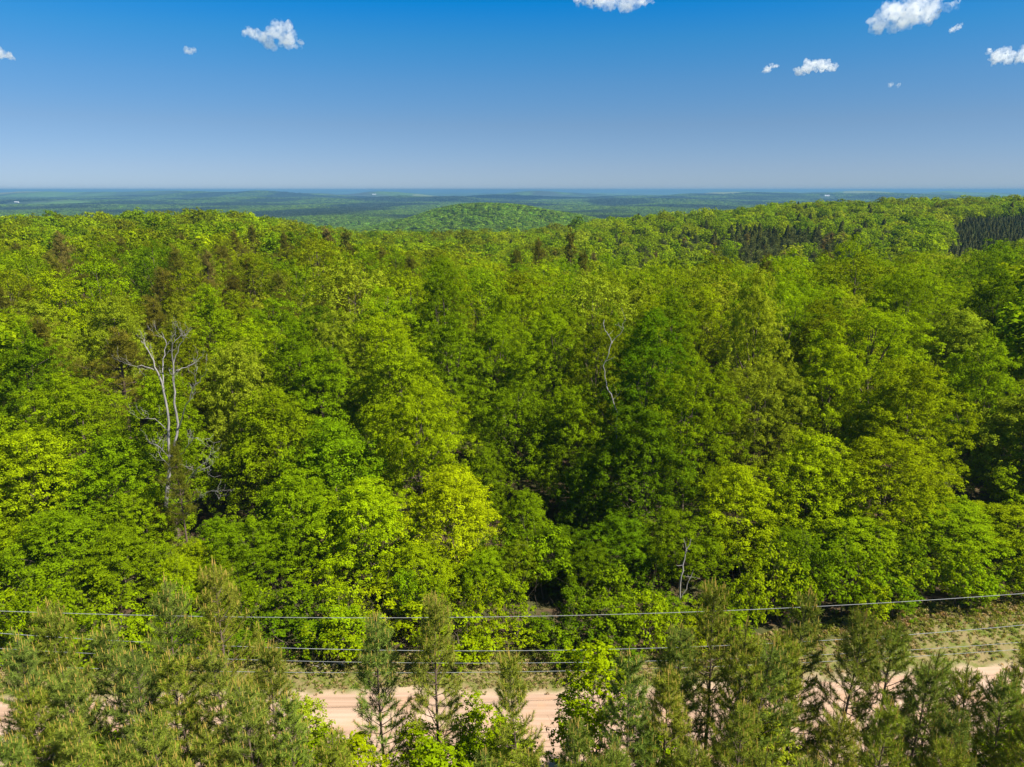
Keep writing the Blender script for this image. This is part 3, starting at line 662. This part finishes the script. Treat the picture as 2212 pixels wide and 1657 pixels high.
# ------------------------------------------------------------------ labels that say which tree is meant
def apex_px(e, h):
    x, y, z = e.location[0], e.location[1], e.location[2]+h
    dy = y*math.cos(PITCH)-(z-H)*math.sin(PITCH); return (512+F*x/dy)*2212/1024
def finish(items, cat, group):
    """items: (obj, base label, px)"""
    by = {}
    for o, lab, px in items: by.setdefault(lab, []).append((px, o))
    words = '_ _ two three four five six seven eight nine ten eleven twelve thirteen fourteen fifteen sixteen seventeen'.split()
    ordn = '_ second third fourth fifth sixth seventh eighth ninth tenth eleventh twelfth thirteenth fourteenth fifteenth sixteenth'.split()
    for lab, L in by.items():
        L.sort(key=lambda q: q[0]); n = len(L)
        for k, (px, o) in enumerate(L):
            pre = '' if n == 1 or n > 9 else ('leftmost of %s: ' % words[min(n, 9)] if k == 0 else ('rightmost of %s: ' % words[min(n, 9)] if k == n-1 else '%s from left of %s: ' % (ordn[min(k, 9)], words[min(n, 9)])))
            tagp(o, pre+lab, cat, group)
SECT = [(60, 'far left'), (210, 'near left edge'), (310, 'left-hand side'), (430, 'by dead tree'), (560, 'past dead tree'), (700, 'in left quarter'), (860, 'left of centre'), (1010, 'centre left'), (1160, 'at centre'), (1270, 'centre right'),
        (1370, 'by crooked snag'), (1500, 'past crooked snag'), (1640, 'in right quarter'), (1780, 'beside bright tree'), (1930, 'among bright trees'), (2070, 'near right edge'), (9999, 'far right')]
ROWS = [(44.6, 'at forest edge'), (48, 'in first rank'), (52.5, 'in second rank'), (57, 'in third rank'), (62, 'in fourth rank'), (70, 'in fifth rank'), (80, 'mid-forest'), (95, 'behind mid-forest'), (112, 'towards the back'), (135, 'far back'), (170, 'below the ridges'), (190, 'entering the hollow'), (212, 'down the hollow'), (240, 'in the hollow'), (262, 'at slope foot'), (284, 'low on slope'), (306, 'halfway up slope'), (328, 'high on slope'), (999, 'near slope top')]
pick = lambda T, v: next(n for a, n in T if v < a)
ib, ip_ = [], []
for e, x, y, kd, tn, h in ALL:
    px = apex_px(e, h)
    sz = ('broad' if e.scale[0] > 1.08 else 'slender') if kd == 'broad' else ('large' if h > 17.5 else 'smaller')
    lab = '%s %s %s %s %s' % (sz, tn, 'tree' if kd == 'broad' else 'pine', pick(ROWS, y), pick(SECT, px))
    (ib if kd == 'broad' else ip_).append((e, lab, px))
finish(ib, 'tree', 'leafy spring trees of the forest'); finish(ip_, 'pine tree', 'dark mature pines scattered through the forest')
it = []
YS = [(90, 'left corner'), (200, 'near left edge'), (300, 'left-hand side'), (420, 'below dead tree'), (520, 'past dead tree'), (640, 'before open road'), (760, 'over open road'), (880, 'left of centre'), (1000, 'by bare-stemmed pine'), (1180, 'at centre'), (1320, 'by bright sapling'), (1430, 'past bright sapling'), (1520, 'centre right'), (1620, 'in right half'), (1720, 'right of wires'), (1830, 'three quarters across'), (1960, 'below forest gap'), (2090, 'below right verge'), (9999, 'right edge')]
YR = [(1300, 'young pine above top wire'), (1350, 'young pine reaching top wire'), (1410, 'young pine between the wires'), (1480, 'young pine before the road'), (1550, 'low young pine'), (9999, 'lowest young pine')]
for e, px, py, D, cool in YL:
    it.append((e, '%s %s %s' % ('bluish' if cool > .5 else 'yellowish', pick(YR, py), pick(YS, px)), px))
finish(it, 'young pine', 'young pines in the foreground')
it = []
for e, x, y, tn, hgt in EB:
    px = apex_px(e, hgt); it.append((e, '%s %s shrub %s edge %s' % ('tall' if hgt > 3 else 'low', tn, 'inside' if y-float(forest_edge(np.float64(x))) > 1.8 else 'along', pick(SECT, px)), px))
finish(it, 'shrub', 'shrubs along the edge of the forest')

def hit(px, py):
    a, b = ray(px, py)
    D = np.geomspace(700, 24000, 3000); k = np.nonzero(H+b*D <= ground_z(a*D, D)+2)[0]
    D = float(D[k[0]]) if len(k) else 24000.; return a*D, D
SHEDS = [(36, 437, 24), (118, 462, 18), (985, 447, 18), (1786, 423.5, 60), (808, 420.5, 40)]
CLEAR = [(*hit(px, py), w) for px, py, w in SHEDS]; print('sheds', CLEAR)
# ------------------------------------------------------------------ stuff by geometry nodes: prototypes and points share one mesh
def stuff(name, protos, pts, label, mat, cat=None):
    """protos: list of (P, N, size, var, kind); pts: array x,y,z,sxy,sz,rot,idx,r,g,b"""
    mb = MB(); cnts = []
    for pr in protos:
        n0 = sum(len(f) for f in mb.f); v0 = mb.n
        leaves(mb, pr[0], pr[1], pr[2], .75, 0, pr[3]); cnts.append((v0, mb.n))
    nv = mb.n; mb.v.append(pts[:, :3]); mb.n += len(pts)
    me = mb.mesh(name, [mat]); me.update()
    pid = np.zeros(mb.n, np.int32)
    for k, (a, b) in enumerate(cnts): pid[a:b] = k+1
    def att(nm, typ, arr, key='value'):
        a = me.attributes.new(nm, typ, 'POINT'); a.data.foreach_set(key, arr.ravel())
    att('pid', 'INT', pid)
    z3 = np.zeros((mb.n, 3), np.float32); z3[nv:] = pts[:, [3, 3, 4]]; att('scl', 'FLOAT_VECTOR', z3, 'vector')
    r3 = np.zeros((mb.n, 3), np.float32); r3[nv:, 2] = pts[:, 5]; att('rot', 'FLOAT_VECTOR', r3, 'vector')
    ix = np.zeros(mb.n, np.int32); ix[nv:] = pts[:, 6]; att('idx', 'INT', ix)
    c4 = np.ones((mb.n, 4), np.float32); c4[nv:, :3] = pts[:, 7:10]; att('tint', 'FLOAT_COLOR', c4, 'color')
    o = link(name, me); tagp(o, label, cat, None, 'stuff')
    ng = bpy.data.node_groups.new(name+'_scatter', 'GeometryNodeTree')
    ng.interface.new_socket('Geometry', in_out='INPUT', socket_type='NodeSocketGeometry'); ng.interface.new_socket('Geometry', in_out='OUTPUT', socket_type='NodeSocketGeometry')
    gi = ng.nodes.new('NodeGroupInput'); go = ng.nodes.new('NodeGroupOutput')
    def named(nm, dt):
        n = ng.nodes.new('GeometryNodeInputNamedAttribute'); n.data_type = dt; n.inputs['Name'].default_value = nm; return n.outputs['Attribute']
    pidn = named('pid', 'INT')
    def sep(k):
        c = ng.nodes.new('FunctionNodeCompare'); c.data_type = 'INT'; c.operation = 'EQUAL'
        ng.links.new(pidn, c.inputs[2]); c.inputs[3].default_value = k
        s = ng.nodes.new('GeometryNodeSeparateGeometry'); s.domain = 'POINT'; ng.links.new(gi.outputs[0], s.inputs[0]); ng.links.new(c.outputs[0], s.inputs[1]); return s.outputs[0]
    jn = ng.nodes.new('GeometryNodeJoinGeometry')
    for k in reversed(range(len(protos))):
        g2 = ng.nodes.new('GeometryNodeGeometryToInstance'); ng.links.new(sep(k+1), g2.inputs[0]); ng.links.new(g2.outputs[0], jn.inputs[0])
    ip = ng.nodes.new('GeometryNodeInstanceOnPoints'); ng.links.new(sep(0), ip.inputs['Points']); ng.links.new(jn.outputs[0], ip.inputs['Instance'])
    ip.inputs['Pick Instance'].default_value = True; ng.links.new(named('idx', 'INT'), ip.inputs['Instance Index'])
    ng.links.new(named('rot', 'FLOAT_VECTOR'), ip.inputs['Rotation']); ng.links.new(named('scl', 'FLOAT_VECTOR'), ip.inputs['Scale'])
    ng.links.new(ip.outputs[0], go.inputs[0])
    md = o.modifiers.new('scatter', 'NODES'); md.node_group = ng
    return o
protoB = [lod_leaves(70+k, 4.5, 16, 7, 85, 8, 7, 1.25, .5, .45, ['dome', 'wide', 'tall'][k % 3]) for k in range(4)]
def pine_lod(seed):
    r = np.random.default_rng(seed); u = r.random(1500); z = 6+12*u; rad = 2.7*(1-u)**.7*np.sqrt(r.random(1500)); a = np.floor(r.random(1500)*9)*.7+r.normal(size=1500)*.2+np.floor(z)*1.3
    P = np.stack([rad*np.cos(a), rad*np.sin(a), z+.3*rad], 1); return P, unit(r.normal(size=P.shape)+[0, 0, .6]), .5, r.random(1500)
protoP = [pine_lod(81), pine_lod(82)]
pts = []
for T in restb:
    c = tint(T[7], .10); pts.append([T[1], T[2], T[3], T[5]/4.5*1.08, T[4]/16, rng.uniform(0, 6), rng.integers(0, 4), *c])
for T in restp:
    c = tint((.105, .125, .028), .1); pts.append([T[1], T[2], T[3], 1.1, T[4]/18, rng.uniform(0, 6), 4+rng.integers(0, 2), *c])
stuff('distant_forest', protoB+protoP, np.array(pts), 'unbroken canopy of the forest rolling away to the skyline', M_LEAF)
# pine plantation at the right
pts = []
for y in np.arange(222, 405, 3.4):
    for x in np.arange(.3*y, .82*y+10, 3.4):
        if plantation(x, y): pts.append([x+rng.normal()*.5, y+rng.normal()*.5, gz(x, y), .62, rng.uniform(.62, .74), rng.uniform(0, 6), rng.integers(0, 2), *tint((.12, .14, .055), .12)])
if pts: stuff('pine_plantation', protoP, np.array(pts), 'even block of dark conical pines planted at the right edge', M_NEEDLE)
# woods of the middle distance and valley
protoF = []
for k in range(3):
    r = np.random.default_rng(90+k); d = unit(r.normal(size=(170, 3))+[0, 0, .45]); P = d*np.array([4.8, 4.8, 5.2])*r.uniform(.8, 1.08, (170, 1))+np.array([0, 0, 8.5])
    protoF.append((P, unit(d+r.normal(size=d.shape)*.35), 2.2, r.random(170)))
pts = []
def ring(y0, y1, sp, sc):
    y = y0
    while y < y1:
        x = -y*.80
        while x < y*.80:
            xx = x+rng.uniform(-.4, .4)*sp; yy = y+rng.uniform(-.4, .4)*sp
            pts.append((xx, yy, sc)); x += sp
        y += sp
ring(622, 1700, 9.5, 1.15); ring(1700, 3200, 13.5, 1.55); ring(3200, 7000, 29, 3.0)
pts = np.array(pts); xx, yy = pts[:, 0], pts[:, 1]; zz = ground_z(xx, yy)
# drop points hidden behind the near ridge lines
s = pts[:, 2]; ang = (zz+14*s-H)/yy
pxv = 512+F*xx/yy*.96; skyl = np.interp(pxv, [0, 256, 385, 512, 640, 768, 1024], [-.045, -.045, -.075, -.075, -.055, -.03, -.028])
kp = ang > skyl; n1 = snoise(xx, yy*.5, 700, 55); n2 = snoise(xx, yy*.4, 1500, 56)
kp &= ~((n2 > .75) & (yy > 1800))
for a_, b_, w_ in CLEAR: kp &= ~((np.abs(xx-a_*yy/b_) < w_*1.3) & (yy < b_+w_) & (yy > b_-max(250, b_*.12)))
xx, yy, zz, s, n1, n2 = xx[kp], yy[kp], zz[kp], s[kp], n1[kp], n2[kp]
hill = (np.abs(yy-1330) < 420) & (np.abs(xx) < 420)
m = np.clip(.45+n1*2.2, 0, 1)[:, None]; m = np.where(hill[:, None], 1.15, m)
cA = np.array([.035, .055, .03])*(1-m)+np.array([.10, .175, .012])*m
cA *= (1+rng.normal(size=(len(xx), 1))*.3)*(1+rng.normal(size=(len(xx), 3))*.05)
arr = np.column_stack([xx, yy, zz, s, np.where(s > 2.5, s*.42, s*.72), rng.uniform(0, 6, len(xx)), rng.integers(0, 3, len(xx)), np.abs(cA)])
print('far wood points', len(arr))
stuff('valley_woods', protoF, arr, 'hazy woods covering the far hill and the valley floor', M_LEAF)
# grass and weeds of the verge
protoG = []
for k in range(3):
    r = np.random.default_rng(100+k); n = 26; d = unit(r.normal(size=(n, 3))+[0, 0, .7]); P = d*np.array([.16, .16, .12])*r.uniform(.3, 1.1, (n, 1)); P[:, 2] = np.abs(P[:, 2])+.02
    protoG.append((P, unit(r.normal(size=d.shape)+[0, 0, .4]), .085, r.random(n)))
pts = []
for _ in range(26000):
    x = rng.uniform(-34, 36); f = rng.uniform(-.25, 1.5); e0 = float(road_far(np.float64(x))); e1 = float(forest_edge(np.float64(x))); y = e0+(e1-e0)*f
    dens = .25+.75*np.clip(float(snoise(np.float64(x), np.float64(y), 2.4, 60))+.1, 0, 1)+.45*max(0, f-.45)
    if f < 0: dens *= .12
    if rng.random() > dens*.75: continue
    s = rng.uniform(.35, .95)*(1+1.2*max(0, f-.6)); g = rng.random()
    c = tint((.24, .25, .05), .15) if g < .45 else (tint((.17, .22, .02), .15) if g < .7 else tint((.38, .29, .14), .1))
    pts.append([x, y, gz(x, y)+.02, s, s*rng.uniform(.7, 1.4), rng.uniform(0, 6), rng.integers(0, 3), *c])
for _ in range(5200):
    x = rng.uniform(-22, 24); y = rng.uniform(19, 28.2)
    if rng.random() > np.clip(float(snoise(np.float64(x), np.float64(y), 2.6, 61))+.25+(25-y)*.12, .04, 1): continue
    s = rng.uniform(.7, 2.0); pts.append([x, y, gz(x, y)+.02, s, s*rng.uniform(.8, 1.6), rng.uniform(0, 6), rng.integers(0, 3), *tint((.12, .16, .02), .2)])
stuff('grass', protoG, np.array(pts), 'patchy weeds and dry grass along the sandy verge', M_LEAF)

# ------------------------------------------------------------------ far sheds
def shed(px, py, D, w, label, col):
    x, D = hit(px, py); g = gz(x, D)
    e = bpy.data.objects.new('farm_shed', None); COL.objects.link(e); e.location = (x, D, g); hh = w*.16; d = w*.5
    m = rough_mat('white_metal', (.8, .8, .8), (.7, .7, .7), 1, bump=0); m2 = rough_mat('roof_metal', (.75, .76, .78), (.62, .63, .65), 1, bump=0)
    mb = MB(); a, b = w/2, d/2; V = [(-a, -b, -12), (a, -b, -12), (a, b, -12), (-a, b, -12), (-a, -b, hh), (a, -b, hh), (a, b, hh), (-a, b, hh), (-a, 0, hh*1.5), (a, 0, hh*1.5)]
    mb.add(V, [(0, 1, 5, 4), (1, 2, 6, 5), (2, 3, 7, 6), (3, 0, 4, 7), (4, 8, 7, 7), (5, 6, 9, 9)]); link('wall', mb.mesh('wall', [m]), e)
    mb = MB(); o = 1; V = [(-a-o, -b-o, hh-.2), (a+o, -b-o, hh-.2), (a+o, 0, hh*1.5+.6), (-a-o, 0, hh*1.5+.6), (a+o, b+o, hh-.2), (-a-o, b+o, hh-.2)]
    mb.add(V, [(0, 1, 2, 3), (3, 2, 4, 5)]); link('roof', mb.mesh('roof', [m2]), e); tagp(e, label, 'shed', 'pale farm sheds in the far valley')
shed(36, 437, 0, 24, 'small white shed in the hazy valley at the far left edge', 0)
shed(118, 462, 0, 18, 'white roof just above the treeline at the far left', 0)
shed(985, 447, 0, 18, 'lone white shed at the foot of the wooded hill left of centre', 0)
shed(1786, 423.5, 0, 40, 'long white shed far out on the plain right of centre', 0)
shed(808, 420.5, 0, 40, 'tall pale mill building near the horizon left of centre', 0)

# ------------------------------------------------------------------ clouds
def cloud_mat(dens, scale=None):
    m, t, o = newmat('cloud_vapour'); v = N(t, 'ShaderNodeVolumePrincipled'); v.inputs['Color'].default_value = (1, 1, 1, 1); v.inputs['Density'].default_value = dens; v.inputs['Anisotropy'].default_value = .3
    if scale:
        g = N(t, 'ShaderNodeTexCoord'); n = noise(t, scale, 5, .65, g.outputs['Object']); t.links.new(maprange(t, n, .40, .62, dens*.03, dens*1.9), v.inputs['Density'])
    t.links.new(v.outputs[0], o.inputs['Volume']); return m
from mathutils import noise as mn
def cloud(name, lobes, D, label, dens=.02, mat=None, seed=1):
    """lobes: (px, py, radius px) in the photo's plane at distance D"""
    r = random.Random(seed); me_all = MB()
    c0 = np.mean([at_y(a, b, D) for a, b, _ in lobes], 0)
    import bmesh
    bm = bmesh.new()
    for a, b, rp in lobes:
        p = np.array(at_y(a, b, D))-c0; rad = rp*1024/2212/F*D*1.0
        for k in range(7):
            q = Vector((p[0]+r.uniform(-.6, .6)*rad, p[1]+r.uniform(-.7, .7)*rad, p[2]+r.uniform(-.25, .45)*rad)); rr2 = rad*r.uniform(.4, .72)
            g = bmesh.ops.create_icosphere(bm, subdivisions=2, radius=rr2)
            for v in g['verts']: v.co.z *= .8; v.co += q
    me = bpy.data.meshes.new(name); bm.to_mesh(me); bm.free()
    o = link(name, me, None, tuple(c0))
    size = max(rp for _, _, rp in lobes)*1024/2212/F*D
    md = o.modifiers.new('join', 'REMESH'); md.mode = 'VOXEL'; md.voxel_size = size*.07
    dg = bpy.context.evaluated_depsgraph_get(); ev = o.evaluated_get(dg); me2 = bpy.data.meshes.new_from_object(ev); o.modifiers.clear(); o.data = me2
    n = len(me2.vertices); co = np.empty(n*3, np.float32); me2.vertices.foreach_get('co', co); no = np.empty(n*3, np.float32); me2.vertices.foreach_get('normal', no); co = co.reshape(-1, 3); no = no.reshape(-1, 3)
    dsp = np.array([mn.fractal(Vector(c/size*1.6+seed), .9, 2.1, 5) for c in co])
    co = co + no*(dsp*size*.55)[:, None]; me2.vertices.foreach_set('co', co.astype(np.float32).ravel()); me2.update()
    me2.materials.clear(); me2.materials.append(cloud_mat(dens/size*42, 2.6/size)); tagp(o, label, 'cloud', 'small fair-weather clouds')
    return o
CD = 4500
cloud('cloud', [(548, 76, 18), (570, 82, 15), (605, 70, 22), (625, 84, 20), (580, 97, 14), (645, 96, 10)], CD, 'white cumulus of two humps in the upper left sky', seed=2)
cloud('cloud', [(408, 111, 10), (420, 108, 6)], CD, 'tiny faint cloud low left of the two-humped cloud', .012, seed=3)
cloud('cloud', [(0, 122, 16), (22, 127, 9)], CD, 'small cloud cut off by the left edge of the photo', seed=4)
cloud('cloud', [(1262, -8, 22), (1310, -2, 26), (1350, -2, 24), (1390, 0, 20), (1318, 16, 9)], CD, 'broad cloud cut off by the top edge right of centre', seed=5)
cloud('cloud', [(1905, 50, 22), (1940, 35, 32), (1975, 28, 34), (1990, 5, 20), (1950, 52, 22), (2010, 32, 14), (2038, 20, 9), (2060, 14, 11)], CD, 'largest white cloud with a thin wisp reaching right in the upper right sky', seed=6)
cloud('cloud', [(2058, 64, 8), (2070, 58, 7)], CD, 'small wisp of cloud right below the largest cloud', .012, seed=7)
cloud('cloud', [(1660, 150, 9), (1672, 142, 7)], CD, 'small curled cloud left of the flat cloud in the right sky', .016, seed=8)
cloud('cloud', [(1728, 156, 11), (1750, 146, 15), (1775, 143, 16), (1797, 147, 11)], CD, 'flat-bottomed white cloud in the middle of the right sky', seed=9)
cloud('cloud', [(2150, 126, 18), (2140, 112, 9), (2175, 128, 15), (2205, 124, 16), (2215, 108, 9)], CD, 'white cloud touching the right edge of the photo', seed=10)
cloud('cloud', [(1925, 183, 6), (1940, 184, 5)], CD, 'faintest small wisp low in the right sky', .006, seed=11)
def high_cloud():
    import bmesh
    r = random.Random(77); bm = bmesh.new()
    for k in range(46):
        a = r.uniform(-900, 950); b = r.uniform(-750, 900)
        g = bmesh.ops.create_icosphere(bm, subdivisions=2, radius=r.uniform(160, 330))
        for v in g['verts']: v.co.z *= .5; v.co += Vector((a, b*(1-abs(a)/1500), r.uniform(-30, 120)))
    me = bpy.data.meshes.new('cloud'); bm.to_mesh(me); bm.free(); o = link('cloud', me, None, (1900, 5820, 2700))
    md = o.modifiers.new('join', 'REMESH'); md.mode = 'VOXEL'; md.voxel_size = 28
    ev = o.evaluated_get(bpy.context.evaluated_depsgraph_get()); me2 = bpy.data.meshes.new_from_object(ev); o.modifiers.clear(); o.data = me2
    me2.materials.clear(); me2.materials.append(cloud_mat(.03)); tagp(o, 'broad cumulus above the photo, shading a strip of the far woods', 'cloud', 'small fair-weather clouds')
high_cloud()
# ------------------------------------------------------------------ haze
m, t, o_ = newmat('haze_air'); v = N(t, 'ShaderNodeVolumePrincipled'); v.inputs['Color'].default_value = (.15, .325, .53, 1); v.inputs['Density'].default_value = 1.3e-4; v.inputs['Anisotropy'].default_value = 0.0
t.links.new(v.outputs[0], o_.inputs['Volume'])
zmin = float(Z.min())-2
import itertools
V = np.array([(a*32000., b, c) for c in (zmin, 44.) for a, b in ((-1, -32000.), (1, -32000.), (1, 32000.), (-1, 32000.))])
mb = MB(); mb.add(V, [(3, 2, 1, 0), (4, 5, 6, 7), (0, 1, 5, 4), (1, 2, 6, 5), (2, 3, 7, 6), (3, 0, 4, 7)])
hz = link('haze', mb.mesh('haze', [m])); tagp(hz, None, None, None, 'stuff')
print('ground z range', Z.min(), Z.max())
